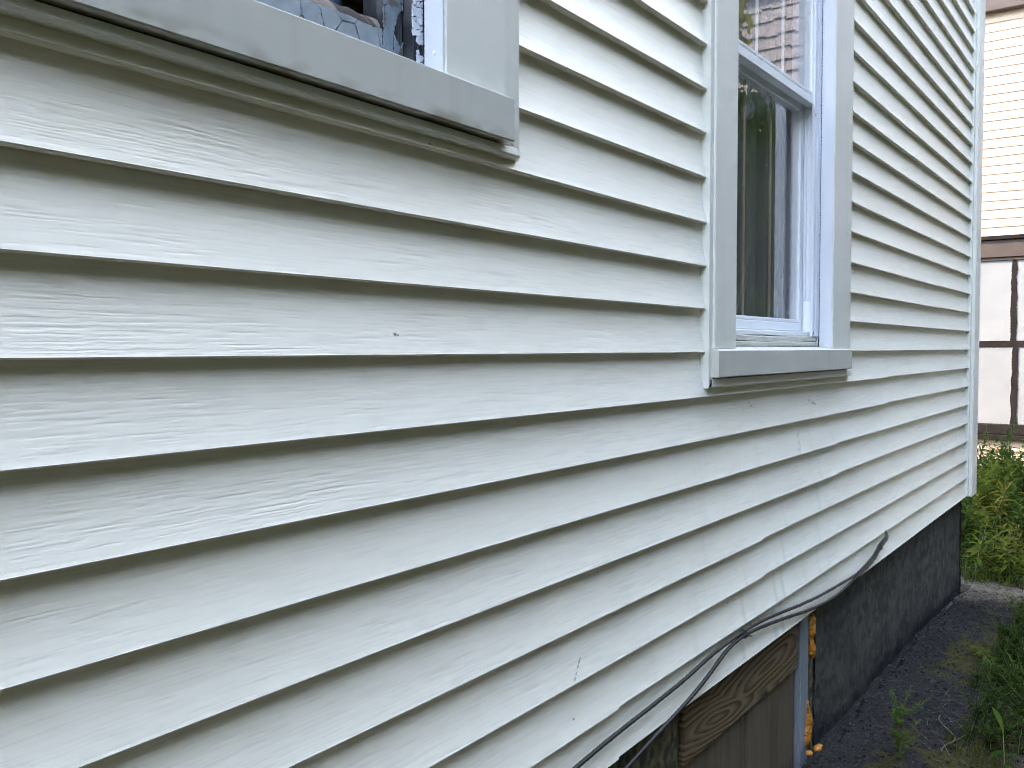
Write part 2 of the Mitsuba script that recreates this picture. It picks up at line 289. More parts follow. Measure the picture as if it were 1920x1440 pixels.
for k in range(int(ZTOP / E)):
    z0, z1 = k * E, (k + 1) * E
    segs = [(XL, XR, None)]
    for w in (S0, S1):
        new = []
        for a, b, zt in segs:
            if b <= w['xl'] or a >= w['xr'] or z1 <= w['jb'] + .006 or z0 >= w['top']: new.append((a, b, zt)); continue
            l, r = w['xl'] + .008, w['xr'] - .008
            new.append((a, l, zt))
            if z0 < w['jb'] + .004 < z1: new.append((l, r, w['jb'] + .006))
            new.append((r, b, zt))
        segs = new
    if k in SEAM:
        s = SEAM[k]; left, right = [], []
        for a, b, zt in segs:
            if b <= s: left.append((a, b, zt))
            elif a >= s: right.append((a, b, zt))
            else: left.append((a, s, zt)); right.append((s - .02, b, zt))
        for side, kw in ((left, (.0020, .0032)), (right, ())):
            run = [side[0]]
            for sg in side[1:]:
                if sg[0] - run[-1][1] > .03: course(k, run, house, *kw); run = [sg]
                else: run.append(sg)
            course(k, run, house, *kw)
    else:
        run = [segs[0]]
        for sg in segs[1:]:
            if sg[0] - run[-1][1] > .03: course(k, run, house); run = [sg]
            else: run.append(sg)
        course(k, run, house)

# corner post
cp = [bx(5.538, 5.566, -.0045, .017, -.002, ZTOP, .002), bx(5.5665, 5.600, -.022, .017, -.006, ZTOP, .003), bx(5.603, 5.712, -.0225, .05, -.006, ZTOP, .004), bx(5.690, 5.7125, .0505, .10, -.006, ZTOP, .003), bx(5.5995, 5.6035, -.0195, .016, -.005, ZTOP)]
obj('corner_post', cat_(cp), 'trim_metal', house)

def cut_wave(m, amp, f, seed):
    m = m.subdivide_to_size(.05); v = m.vertices.copy()
    v[:, 1] += amp * (meshkit.noise(v * np.array([f, 0, f * 2]), seed) - .5); v[:, 2] += amp * .7 * (meshkit.noise(v * np.array([f, 0, 0]), seed + 3) - .5)
    return trimesh.Trimesh(v, m.faces, process=False)
def window_shell(w, label):
    p = numbered(house + '__window'); labels[p] = {'label': label}
    xl, xr, il, ir, jb, sb, st, top = (w[k] for k in ('xl', 'xr', 'il', 'ir', 'jb', 'sb', 'st', 'top'))
    fl, fr = xl + .0205, xr - .0465
    # flat casings, folded back into the opening
    for s in (0, 1):
        a, b = ((fl, il), (ir, fr))[s]
        cs = cut_wave(bx(a, b, -.022, .0165, st + .002, top, .0025), .0012, 4, 5 + s)
        obj('casing', cs, 'trim_metal', p, smooth=25)
    obj('head_casing', bx(il + .001, ir - .001, -.0225, .0165, top - .11, top - .001, .0025), 'trim_metal', p)
    # J trim: rounded outer lip on both sides and mitred along the bottom
    r = []
    r.append(extrude_xz(Polygon([(xl, jb), (xl, top + .02), (fl - .0015, top + .02), (fl - .0015, jb + .0225)]), -.0165, .0205))
    obj('side_trim', r[0], 'trim_metal', p)
    x1 = xr
    k0 = extrude_xz(Polygon([(x1, jb), (x1, top + .02), (x1 - .014, top + .02), (x1 - .014, jb + .030), (x1 - .0225, jb + .0222), (x1 - .0125, jb)]), -.0125, .0205)
    k1 = bx(fr + .0028, x1 - .0145, -.0155, .0205, jb + .023, top + .018, .0015)
    obj('side_trim', cat_([k0, k1]), 'trim_metal', p)
    bp = [(.0205, sb - .0030), (-.0195, sb - .0030), (-.0215, sb - .0044), (-.0235, jb + .0050), (-.0225, jb + .0022), (-.0190, jb + .0006), (-.0120, jb), (.0205, jb)]
    b0 = sweep_x(bp, np.linspace(0, 1, 40)); v = b0.vertices; ins = np.clip(v[:, 2] - jb, 0, .0222) / .0222 * .0150
    v[:, 0] = (xl + .0012 + .35 * ins) + v[:, 0] * (xr - .0115 - xl - .0012 - .8 * ins); v[:, 1] += (meshkit.noise(np.c_[v[:, 0] * 5, v[:, 2] * 0, v[:, 2] * 0], 3) - .5) * .0006
    obj('bottom_trim', b0, 'trim_metal', p, smooth=30)
    obj('head_trim', bx(xl, xr, -.0125, .016, top + .0205, top + .04, .002), 'trim_metal', p)
    # metal-wrapped sill
    x0s, x1s = xl + .0140, xr - .0470 if w is W0 else xr - .0635
    prof = [(.0245, st + .008), (-.0340, st), (-.037, st - .002), (-.037, sb + .002), (-.0355, sb), (.0, sb + .001), (.0, sb - .004)]
    sm = sweep_x(prof, np.linspace(x0s, x1s, 30), lambda V: np.stack([(meshkit.noise(V * 6, 4) - .5) * .0016, (meshkit.noise(V * np.array([5., 0, 0]), 8) - .5) * .0005], -1))
    caps = [trimesh.creation.extrude_polygon(Polygon([(y, z) for y, z in prof[:6]]), .004, engine='earcut') for _ in (0, 1)]
    for c, x in zip(caps, (x0s - .0005, x1s - .0035)):
        v = c.vertices.copy(); c.vertices = np.c_[x + v[:, 2], v[:, 0] + .0008, v[:, 1]]
    obj('sill', cat_([sm] + caps), 'sill_metal', p, smooth=25)
    obj('drip_gap_shade', bx(xl + .03, xr - .05, -.0150, -.0140, sb - .0028, sb - .0004), 'dark_gap', p)  # dark strip standing in for shade in the groove under the sill
    return p

# --- near window: old wooden sash with flaking paint
w0 = window_shell(W0, 'near window with an old wooden sash of cracked flaking grey paint')
obj('jamb_return', bx(1.0190, 1.0220, -.0190, .0170, W0['st'] + .004, 2.41, .0008), 'return_metal', w0, label='pale bluish folded metal return beside the old sash')
obj('screw', trimesh.creation.icosphere(2, .0034).apply_transform(np.diag([.55, 1, 1, 1])).apply_translation((1.0188, -.002, 1.2525)), 'vinyl', w0, smooth=True)
obj('stop', bx(.18, .2165, .0215, .06, 1.16, 2.41), 'bare_upright', w0)
obj('stop', bx(.9965, 1.0260, .0215, .06, 1.16, 2.41), 'bare_upright', w0, label='blackened wooden stop with square white paint flakes')
st_y, gl_y = .036, .047
obj('stile', bx(.951, .9935, st_y, .075, 1.16, 2.41, .0015), 'bare_upright', w0); obj('stile', bx(.22, .262, st_y, .075, 1.16, 2.41, .0015), 'bare_upright', w0)
obj('lower_rail', bx(.2625, .9505, st_y + .001, .075, 1.16, 1.2760, .0015), 'bare_wood', w0, label='bottom rail of bare brown wood showing between grey paint flakes')
pt = sweep_x([(.0385, 1.2762), (.0405, 1.2835), (.0455, 1.2900), (.0465, 1.2900)], np.linspace(.263, .950, 60), lambda V: (meshkit.noise(V[..., None, :].repeat(2, -2) * 90 + np.array([[0, 0, 0], [5, 5, 5]])) - .5) * .0035)
obj('putty', pt, 'putty', w0, smooth=True, label='cracked bare putty bevel under the glass')
cu = sweep_x([(0, 1.1), (0, 2.4)], np.linspace(.18, 1.0, 160)); v = cu.vertices; v[:, 1] = .16 + .012 * np.sin(v[:, 0] * 95) + .006 * np.sin(v[:, 0] * 41)
obj('backdrop', cu, 'sky_backdrop_blue', smooth=True, label='blue curtain added behind the near window glass, standing in for reflected sky', cat='backdrop')  # added sheet that gives the near pane its reflected-sky blue
def sheet(x0, x1, y, z0, z1): return trimesh.Trimesh([[x0, y, z0], [x1, y, z0], [x1, y, z1], [x0, y, z1]], [[0, 1, 2], [0, 2, 3]], process=False)
obj('pane', sheet(.262, .951, gl_y, 1.27, 2.40), 'pane_glass', w0)
rg = np.random.default_rng(5)
def chips(region, nx_, nz_, gap, drop, y_front, th, m, name, jit=.44, ymov=.0006):
    x0, x1, z0, z1 = region; dx, dz = (x1 - x0) / nx_, (z1 - z0) / nz_
    pts = [[x0 + (i + .5 + jit * rg.uniform(-1, 1)) * dx, z0 + (j + .5 + jit * rg.uniform(-1, 1)) * dz] for i in range(-1, nx_ + 1) for j in range(-1, nz_ + 1)]
    vor = Voronoi(np.array(pts) / [dx, dz]); reg = sbox(x0, z0, x1, z1)
    for r in vor.point_region:
        c = vor.regions[r]
        if -1 in c or len(c) < 3: continue
        poly = Polygon(vor.vertices[c] * [dx, dz]).intersection(reg)
        if poly.is_empty: continue
        g = gap * (rg.uniform(.05, .6) if rg.random() < .6 else rg.uniform(.8, 2.6))
        poly = poly.buffer(-g, join_style=2)
        cx = 0 if poly.is_empty else poly.centroid.x
        if poly.is_empty or poly.geom_type != 'Polygon' or poly.area < 4e-6 or rg.random() < drop(poly.centroid.x, poly.centroid.y): continue
        b = np.array(poly.segmentize(.0035).exterior.coords)[:-1]
        b += rg.normal(0, min(.00045, .06 * math.sqrt(poly.area)), b.shape); poly = Polygon(b)
        if not poly.is_valid: poly = poly.buffer(0)
        if poly.geom_type != 'Polygon' or poly.is_empty: continue
        me = extrude_xz(poly, y_front - th - rg.uniform(0, ymov), y_front + .0008)
        tl = rg.normal(0, .02, 2); v = me.vertices.copy(); v[:, 1] += np.where(v[:, 1] < y_front, (v[:, 0] - poly.centroid.x) * tl[0] + (v[:, 2] - poly.centroid.y) * tl[1], 0)
        obj(name, trimesh.Trimesh(v, me.faces, process=False), m, w0)
bare = lambda x, z: .97 if ((x - .80) ** 2 / .010 ** 2 + (z - 1.268) ** 2 / .02 ** 2 < 1 or (x - .922) ** 2 / .022 ** 2 + (z - 1.243) ** 2 / .013 ** 2 < 1) else .05
chips((.2625, .9505, 1.20, 1.2755), 17, 2, .0006, bare, st_y + .001, .0013, 'chip_paint', 'paint_flake')
chips((.9512, .9932, 1.19, 1.56), 2, 9, .0006, lambda x, z: .05, st_y, .0010, 'old_paint', 'paint_flake')
chips((.9972, 1.0215, 1.19, 1.56), 3, 42, .00055, lambda x, z: .95 if (1.256 < z < 1.268 or (z < 1.262 and x < 1.003)) else .08, .0215, .0010, 'chip_white', 'paint_flake', .3)

# --- far window: double-hung vinyl sashes
w1 = window_shell(W1, 'tall double-hung white vinyl window nearer the corner')
ir, il = W1['ir'], W1['il']; cxm = (ir + il) / 2
mir = lambda x: 2 * cxm - x
def pair(name, m, mt, label=None):
    k = m.copy(); v = k.vertices.copy(); v[:, 0] = 2 * cxm - v[:, 0]
    obj(name, m, mt, w1, label=label); obj(name, trimesh.Trimesh(v, k.faces[:, ::-1], process=False), mt, w1)
def both(m):                                     # a piece and its mirror image on the left side of the opening
    k = m.copy(); v = k.vertices.copy(); v[:, 0] = 2 * cxm - v[:, 0]; return cat_([m, trimesh.Trimesh(v, k.faces[:, ::-1], process=False)])
ztop = W1['top'] - .112
pair('jamb_return', bx(ir - .0022, ir - .0003, -.0180, .0205, .826, ztop, .0006), 'return_metal', label='pale bluish folded metal return of the far window')
obj('frame', cat_([both(bx(2.8850, 2.9185, .0212, .030, .860, ztop, .0015)), both(bx(2.8640, 2.8835, .0236, .034, .860, ztop, .0015)), both(bx(2.9195, 2.923, .024, .06, .83, ztop)), bx(mir(2.91), 2.91, .0220, .10, ztop - .03, ztop - .001, .002)]), 'jamb_vinyl', w1)
pair('jamb_liner', cat_([bx(2.8990, 2.9180, .0305, .11, .862, ztop - .031), bx(2.8925, 2.8992, .0345, .0405, .862, ztop - .031), bx(2.8925, 2.8992, .058, .066, .862, ztop - .031)]), 'jamb_vinyl')
pair('liner_plug', bx(2.8905, 2.8985, .0385, .0620, .866, .972, .001), 'vinyl')
for zc in (1.549, .871): pair('clip', bx(2.8655, 2.8695, .0222, .0234, zc - .004, zc + .004), 'dark_gap')
UX0, UX1 = mir(2.890), 2.890
us = [both(bx(2.8530, UX1, .0300, .058, 1.5795, ztop - .031, .002)), bx(mir(2.8527), 2.8527, .0303, .058, 1.5795, 1.6062, .002), bx(mir(2.8527), 2.8527, .0315, .058, 1.6080, 1.6185, .0015), bx(mir(2.8527), 2.8527, .0303, .058, ztop - .07, ztop - .032, .002)]
obj('upper_sash', cat_(us), 'vinyl', w1)
obj('bead_gap', bx(mir(2.852), 2.852, .0335, .05, 1.6058, 1.6083), 'dark_gap', w1)
obj('pane', sheet(mir(2.8535), 2.8535, .0375, 1.60, ztop - .06), 'pane_glass', w1)
ls = [both(bx(2.8620, 2.8910, .0665, .094, .8760, 1.60, .002)), bx(mir(2.8617), 2.8617, .0668, .094, .8760, .9025, .002), bx(mir(2.8617), 2.8617, .0685, .094, .9035, .9130, .0015), bx(mir(2.8617), 2.8617, .0668, .094, 1.5665, 1.60, .002)]
obj('lower_sash', cat_(ls), 'vinyl', w1)
obj('pane', sheet(mir(2.8625), 2.8625, .0745, .905, 1.57), 'pane_glass', w1)
cu = sweep_x([(0, .80), (0, 2.34)], np.linspace(2.08, 2.99, 260)); v = cu.vertices
v[:, 1] = .150 + .016 * np.sin(v[:, 0] * 62 + 2 * np.sin(v[:, 0] * 9)) + .006 * np.sin(v[:, 0] * 151); v[:, 0] += .004 * np.sin(v[:, 2] * 3)
obj('backdrop', cu, 'backdrop_sheer', smooth=True, label='brownish grey curtain with vertical folds behind the far double-hung window, placed to lighten its panes', cat='backdrop')  # placed behind the far panes to lift their dark tone
for xg in (2.435, 2.643):
    obj('muntin', bx(xg - .008, xg + .008, .0500, .0530, 1.61, ztop - .06), 'grille', w1)
    obj('muntin', bx(xg + .006 - .008, xg + .006 + .008, .0860, .0885, .91, 1.568), 'grille_tan', w1)
obj('sill_track', cut_wave(bx(mir(2.888), 2.888, .040, .0660, .8610, .8745, .002), .004, 6, 3), 'vinyl', w1)
obj('wood_sill', cat_([cut_wave(bx(mir(2.918), 2.918, .0230, .045, .829, .8420, .002), .003, 7, 4), cut_wave(bx(mir(2.912), 2.912, .0270, .06, .8430, .8590, .002), .006, 5, 6)]), 'dirty_wood', w1, label='stained cracked wooden sill under the vinyl sash')

# ------------------------------------------------------------------ foundation
f = numbered(house + '__foundation'); labels[f] = {'label': 'dark rough concrete foundation below the siding'}
def rough_wall(x0, x1, z0, z1, y, th, amp, step, seed, freq=14):
    xs = np.linspace(x0, x1, max(2, int((x1 - x0) / step))); zs = np.linspace(z0, z1, max(2, int((z1 - z0) / step)))
    X, Z = np.meshgrid(xs, zs, indexing='ij'); V = np.stack([X, 0 * X, Z], -1)
    Y = y + amp * (meshkit.fbm(V * freq, 4, seed) - .5) * 2
    n0, n1 = X.shape; i, j = np.meshgrid(np.arange(n0 - 1), np.arange(n1 - 1), indexing='ij'); a = (i * n1 + j).ravel()
    m = trimesh.Trimesh(np.c_[X.ravel(), Y.ravel(), Z.ravel()], np.vstack([np.c_[a, a + n1, a + 1], np.c_[a + 1, a + n1, a + n1 + 1]]), process=False)
    return cat_([m, bx(x0, x1, y + amp + .001, y + th, z0, z1)])
obj('concrete_wall', rough_wall(2.965, 5.566, -.75, .014, .036, .12, .006, .012, 3, 18), 'foundation_concrete', f, smooth=True)
obj('mossy_wall', rough_wall(-4, 1.935, -.75, .014, .036, .12, .005, .015, 7), 'mossy_concrete', f, smooth=True, label='mossy olive brown concrete left of the wooden plank')
obj('wood_plank', cut_wave(bx(1.950, 2.775, .028, .068, -.169, .014, .004), .002, 5, 2), 'plank_wood', f, smooth=25, label='weathered horizontal plank with swirling knot grain')
obj('wood_panel', cut_wave(bx(1.952, 2.370, .041, .070, -.75, -.171, .002), .001, 5, 3), 'panel_wood', f, smooth=25)
obj('wood_panel', cut_wave(bx(2.372, 2.772, .040, .070, -.75, -.171, .002), .001, 5, 8), 'panel_wood', f, smooth=25)
obj('corner_strip', bx(2.790, 2.862, .024, .075, -.75, .014, .004), 'strip_metal', f, label='blue-grey vertical metal strip beside the plank')
obj('concrete_pier', rough_wall(2.868, 2.962, -.75, .014, .039, .1, .009, .008, 11, 22), 'mossy_concrete', f, smooth=True)
obj('tar_edge', cat_([rough_wall(5.567, 5.590, -.75, .012, .030, .05, .004, .008, 15, 30)]), 'black_tar', f, smooth=True, label='black tar edge at the foundation corner')

# amber expanding foam in the crack, crumbs on the ground
def blob(spheres, seed, amp=.006, sq=.55):
    import manifold3d as m3
    M = None; S = [m3.Manifold.sphere(r, 20).scale((1, .7, 1)).translate((x, .027, z)) for x, z, r in spheres]
    for a_, b_ in zip(S[:-1], S[1:]):
        hl = m3.Manifold.batch_hull([a_, b_]); M = hl if M is None else M + hl
    mm = M.to_mesh(); m = trimesh.Trimesh(mm.vert_properties[:, :3], mm.tri_verts).subdivide_to_size(.006)
    m.merge_vertices(); m = trimesh.smoothing.filter_taubin(m, iterations=25)
    v = m.vertices; m.vertices = v + m.vertex_normals * (amp * (1.6 * meshkit.fbm(v * 45, 3, seed) + .7 * meshkit.noise(v * 160, seed) - 1.2))[:, None]
    return m
obj('foam_blob', blob([(2.898, -.035, .012), (2.897, -.055, .018), (2.892, -.08, .0205), (2.894, -.10, .012), (2.898, -.125, .015), (2.902, -.148, .020), (2.910, -.165, .014)], 2), 'foam', smooth=True,
    label='amber blob of foam high in the foundation crack, just under the siding', cat='foam')
obj('foam_blob', blob([(2.856, -.305, .009), (2.857, -.325, .013), (2.866, -.350, .018), (2.862, -.375, .022), (2.853, -.400, .024), (2.850, -.425, .019), (2.860, -.430, .012)], 6), 'foam', smooth=True,
    label='amber blob of foam low in the foundation crack, just above the asphalt', cat='foam')
for k, (x, y, r) in enumerate([(2.80, .0, .011), (2.845, -.012, .012), (2.872, -.012, .010), (2.86, -.006, .009)]):
    m = trimesh.creation.icosphere(2, r); v = m.vertices; m.vertices = v * (1 + .5 * (meshkit.fbm(v * 90 + k * 9, 2) - .5))[:, None] * [1.3, 1, .7] + [x, y, float(ground_z(x, y)) + r * .55]
    obj('foam_crumb', m, 'foam', smooth=True, label=['orange foam crumb farthest left, at the foot of the grey metal strip', 'largest orange foam crumb on the asphalt below the foam blobs', 'orange foam crumb nearest the dark concrete wall', 'smallest orange foam crumb between the bigger ones'][k], cat='foam', group='foam crumbs on the asphalt')

# ------------------------------------------------------------------ cables
ya = -.0062
up = [(3.735, .004, .1035), (3.722, -.004, .098), (3.64, ya, .078), (3.5557, ya, .056), (3.44, ya, .036), (3.3, ya, .025), (3.15, ya, .028), (2.98, ya, .035), (2.8336, ya, .0435), (2.64, ya, .060), (2.45, ya, .079), (2.30, ya, .090), (2.2158, ya - .003, .0935), (2.12, ya - .002, .0915), (2.0, ya, .084), (1.894, ya, .0735), (1.76, ya, .066), (1.62, ya, .060), (1.50, ya, .054), (1.4045, ya, .0475), (1.2, ya, .034), (.8, ya, .01), (.3, ya, -.05), (-.5, ya, -.2), (-1.2, -.03, -.42)]
lo = [(3.728, .002, .1025), (3.71, -.010, .094), (3.628, -.014, .072), (3.545, -.0145, .050), (3.43, -.014, .030), (3.28, ya - .001, .014), (3.1, ya - .002, .004), (2.95, ya - .002, .006), (2.78, ya - .001, .020), (2.585, ya, .044), (2.42, ya, .064), (2.29, ya - .001, .077), (2.2158, ya - .006, .084), (2.14, ya - .004, .079), (2.02, ya - .002, .048), (1.895, ya - .002, .0205), (1.75, ya - .002, -.002), (1.5925, ya - .004, -.0235), (1.4, ya - .004, -.055), (1.1, ya, -.13), (.7, ya, -.24), (.3, -.02, -.40)]
for k, (P, lab) in enumerate(((up, 'upper black coaxial cable sagging along the bottom of the siding'), (lo, 'lower black coaxial cable dropping below the siding toward the left'))):
    pp = spline(P, 220); pp[:, 2] += .0012 * (meshkit.noise(pp * 7, k) - .5); obj('cable', tube(pp, .0046, 10), 'cable_rubber', smooth=True, label=lab, cat='cable')
def ring(c, d, R, r):
    d = np.asarray(d, float) / np.linalg.norm(d); u = np.cross(d, [0, 1, 0]); u /= np.linalg.norm(u); v = np.cross(d, u); a = np.linspace(0, 2 * np.pi, 20)
    return tube(np.asarray(c) + R[0] * np.cos(a)[:, None] * u + R[1] * np.sin(a)[:, None] * v, r, 6)
def tie(c, d, lab, tail):
    obj('cable_tie', cat_([ring(c, d, (.0115, .0075), .0022), tube(np.array([[0, -.006, -.004], tail]) + c, .0018, 6), bx(c[0] - .004, c[0] + .004, c[1] - .011, c[1] - .006, c[2] - .008, c[2] - .002, .001)]), 'cable_rubber', smooth=30, label=lab, cat='cable tie')
tie(np.array((2.222, ya - .004, .0885)), (1, 0, .15), 'small black tie knotting the two cables together mid-wall', [.030, -.010, -.012])
tie(np.array((3.60, -.010, .066)), (1, 0, .3), 'small black tie on the cables near the hole under the siding lip', [-.022, -.010, .010])

# ------------------------------------------------------------------ neighbour house (perpendicular wall facing us)
nb = thing('neighbour_house', 'sunlit cream clapboard house with dark framed white panels beyond the corner', 'house')
XN = 11.06; Y0, Y1 = -1.25, 6.5
obj('wall', cat_([bx(XN + .03, XN + .2, -7.5, Y1, -.9, 5.2), bx(XN + .2, XN + 6, Y1 - .2, Y1, -.9, 5.2), bx(XN + .2, XN + 6, -7.5, -7.3, -.9, 5.2)]), 'neighbour_paint', nb)
rows = 25; zb, zt = 2.035, 4.42; dzr = (zt - zb) / rows
for r in range(rows):
    z = zb + r * dzr
    prof = np.array([(XN + .026, z + dzr + .01), (XN + .024, z + dzr), (XN + .015, z + .002), (XN + .015, z - .0015), (XN + .029, z)])
    ys = np.linspace(Y0, Y1, 60); V = np.empty((60, 5, 3)); V[..., 0] = prof[:, 0]; V[..., 1] = ys[:, None]; V[..., 2] = prof[:, 1]
    V[..., 2] += (meshkit.noise(np.stack([V[..., 1] * 2.3, 0 * V[..., 1], 0 * V[..., 1] + r * 3.3], -1), 4) - .5) * .012
    m = sweep_x(np.zeros((5, 2)), ys); m.vertices = V.reshape(-1, 3); m.faces = m.faces[:, ::-1]
    obj('clapboard', m, 'neighbour_paint', nb)
for r in range(5):
    z = -.185 - (r + 1) * .105
    prof = np.array([(XN + .026, z + .112), (XN + .024, z + .105), (XN + .002, z + .002), (XN + .002, z - .003), (XN + .029, z)])
    ys = np.linspace(Y0, Y1, 30); V = np.empty((30, 5, 3)); V[..., 0] = prof[:, 0]; V[..., 1] = ys[:, None]; V[..., 2] = prof[:, 1]
    m = sweep_x(np.zeros((5, 2)), ys); m.vertices = V.reshape(-1, 3); m.faces = m.faces[:, ::-1]
    obj('clapboard', m, 'neighbour_paint', nb)
obj('fascia', bx(XN - .06, XN + .0, Y0, Y1, 4.425, 4.72, .01), 'brown_paint', nb, label='dark brown eave board at the top of the neighbour wall')
obj('unseen_roof', prism_yz([(-7.8, 5.2), (-7.8, 5.3), (-.5, 7.4), (Y1 + .3, 5.3), (Y1 + .3, 5.2)], XN - .09, XN + 6.2), 'brown_paint', nb)
obj('header_beam', cat_([bx(XN - .02, XN + .029, Y0, Y1, 1.80, 1.985, .005), bx(XN - .005, XN + .028, Y0, Y1, 1.765, 1.797, .004)]), 'brown_paint', nb, label='brown beam above the white panels')
obj('header_cap', bx(XN - .045, XN + .028, Y0, Y1, 1.988, 2.032, .005), 'black_tar', nb)
cols = [-1.25, -.44, .45, 1.32, 2.2, 3.1]
for a, b in zip(cols[:-1], cols[1:]):
    for z0, z1 in ((-.0, .84), (.895, 1.763)):
        sh_ = -.02 if z0 < .5 else 0
        v = rough_wall(a + sh_, b + sh_ - .001, z0, z1, 0, .02, .0022, .05, int((a + 5) * 10 + z0 * 7), 2.5)
        p = v.vertices.copy(); v.vertices = np.c_[XN + .012 + p[:, 1], p[:, 0], p[:, 2]]; v.faces = v.faces[:, ::-1]
        obj('white_panel', v, 'panel_white', nb, smooth=20)
def wavy_bar(y0, z0, y1, z1, wid, seed, m):
    n = 26; t = np.linspace(0, 1, n); c = np.c_[y0 + (y1 - y0) * t, z0 + (z1 - z0) * t]; d = np.array([z1 - z0, -(y1 - y0)]); d /= np.linalg.norm(d)
    e = lambda s: wid / 2 * (1 + .9 * (meshkit.fbm(np.c_[t * 9, t * 0 + s, t * 0], 3, seed) - .5))
    poly = Polygon(np.vstack([c + d * e(1.5)[:, None], (c - d * e(7.5)[:, None])[::-1]])).buffer(0)
    k = trimesh.creation.extrude_polygon(poly, .015, engine='earcut'); v = k.vertices.copy(); k.vertices = np.c_[XN + .020 - v[:, 2], v[:, 0], v[:, 1]]; k.faces = k.faces[:, ::-1]
    return k
for y in cols[:-1]:
    obj('batten', wavy_bar(y, .90, y + .0, 1.763, .058, int(y * 10 + 60), 'black_tar'), 'black_tar', nb)
    obj('batten', wavy_bar(y - .02, -.0, y - .02, .835, .062, int(y * 10 + 90), 'black_tar'), 'black_tar', nb)
obj('cross_rail', wavy_bar(Y0, .867, Y1, .867, .062, 3, 'black_tar'), 'black_tar', nb)
obj('sill_beam', cat_([bx(XN - .03, XN + .028, Y0, Y1, -.115, -.002, .008), bx(XN - .035, XN + .028, Y0, Y1, -.178, -.117, .006)]), 'black_tar', nb, label='black beam under the white panels')
# shingled wing, seen mirrored in the far window
rs = np.random.default_rng(9); sh = []
z = -.6; r = 0
while z < 5.1:
    y = -7.5 + rs.uniform(0, .1)
    while y < Y0 - .02:
        wd = min(rs.uniform(.11, .26), Y0 - y); o = rs.uniform(-.03, .03) if rs.random() < .6 else 0
        m = bx(0, .016, y + .0015, y + wd - .0015, z + o, z + .20); v = m.vertices.copy()
        v[:, 0] = XN - .0 + np.where(v[:, 2] > z + .1, .012, -.012) + np.where(v[:, 0] > .008, .014, 0) + rs.uniform(0, .004); m.vertices = v; sh.append(m); y += wd
    z += .165; r += 1
obj('shingle', cat_(sh), 'shingle_paint', nb, kind='stuff')
obj('belt_board', bx(XN - .06, XN - .02, -7.5, Y0, 3.66, 3.98, .005), 'belt_paint', nb)

# ------------------------------------------------------------------ vegetation
def leaf(L, W, droop=.3, fold=.25, n=3):
    """lanceolate leaf from the origin along +x"""
    t = np.linspace(0, 1, n + 1); w = W * np.sin(np.pi * np.clip(t * .93 + .05, 0, 1)) ** .8; w[-1] = 0
    z = -droop * L * t ** 2
    V = []; F = []
    for a, b, c in zip(t, w, z): V += [(a * L, -b / 2, c + fold * b / 2), (a * L, 0, c), (a * L, b / 2, c + fold * b / 2)]
    for i in range(n):
        p = i * 3; F += [(p, p + 3, p + 1), (p + 1, p + 3, p + 4), (p + 1, p + 4, p + 2), (p + 2, p + 4, p + 5)]
    return np.array(V), np.array(F)
def place(VF, pos, az, pitch, roll=0.0, s=1.0):
    V, F = VF; ca, sa, cp, sp, cr, sr = math.cos(az), math.sin(az), math.cos(pitch), math.sin(pitch), math.cos(roll), math.sin(roll)
    R = np.array([[ca, -sa, 0], [sa, ca, 0], [0, 0, 1]]) @ np.array([[cp, 0, -sp], [0, 1, 0], [sp, 0, cp]]) @ np.array([[1, 0, 0], [0, cr, -sr], [0, sr, cr]])
    return V * s @ R.T + pos, F
class Acc:
    def __init__(s): s.V, s.F, s.n = [], [], 0
    def add(s, VF): V, F = VF; s.V.append(V); s.F.append(F + s.n); s.n += len(V)
    def mesh(s): return trimesh.Trimesh(np.vstack(s.V), np.vstack(s.F), process=False)
rv = np.random.default_rng(21)
def stalk(base, h, lean, az, n=9):
    t = np.linspace(0, 1, n)[:, None]; d = np.array([math.cos(az), math.sin(az), 0])
    return np.asarray(base) + t * [0, 0, h] + d * lean * h * t ** 1.7 + rv.normal(0, .004, (n, 3)) * t
LEAFS = [leaf(1, .20, dr_, .3) for dr_ in (.15, .35, .55)]
def leafy_weed(x, y, h, m, label, group, stems=3, L=.085, dens=38, wid=1.0, cat='weed'):
    k = thing('leafy_weed', label, cat, group); st, lf = [], Acc()
    for s in range(stems):
        bp = np.array([x + rv.normal(0, .045), y + rv.normal(0, .035), 0]); bp[2] = float(ground_z(bp[0], bp[1])) - .01
        P = stalk(bp, h * rv.uniform(.65, 1.05), rv.uniform(.05, .4), rv.uniform(0, 6.28)); st.append(tube(P, np.linspace(.0032, .0012, len(P)), 5))
        nl = int(dens * h / .5 * rv.uniform(.8, 1.2)); az = rv.uniform(0, 6)
        for q in range(nl):
            t = (q + .5) / nl; idx = t * (len(P) - 1); i = int(idx); pos = P[i] + (P[min(i + 1, len(P) - 1)] - P[i]) * (idx - i)
            az += 2.4 + rv.normal(0, .3); V, F = LEAFS[rv.integers(3)]; ll = L * (1.15 - .65 * t) * rv.uniform(.7, 1.25)
            lf.add(place((V * [1, wid, 1], F), pos, az, rv.uniform(-.2, .8) + .5 * (t > .85), rv.normal(0, .3), ll))
    obj('stem', cat_(st), 'stem_green', k, smooth=True); obj('foliage', lf.mesh(), m, k, smooth=True)
    return k
G1 = 'tall leafy weeds behind the house corner'
LB1 = 'tall green leafy weed in the thicket between the house corner and the neighbour wall'
def cy(X, u): return -.8739 + X * math.tan(math.atan2(.583459, .811198) - math.atan((u - 960) / 1700))      # lateral y at distance X that falls near column u of the view
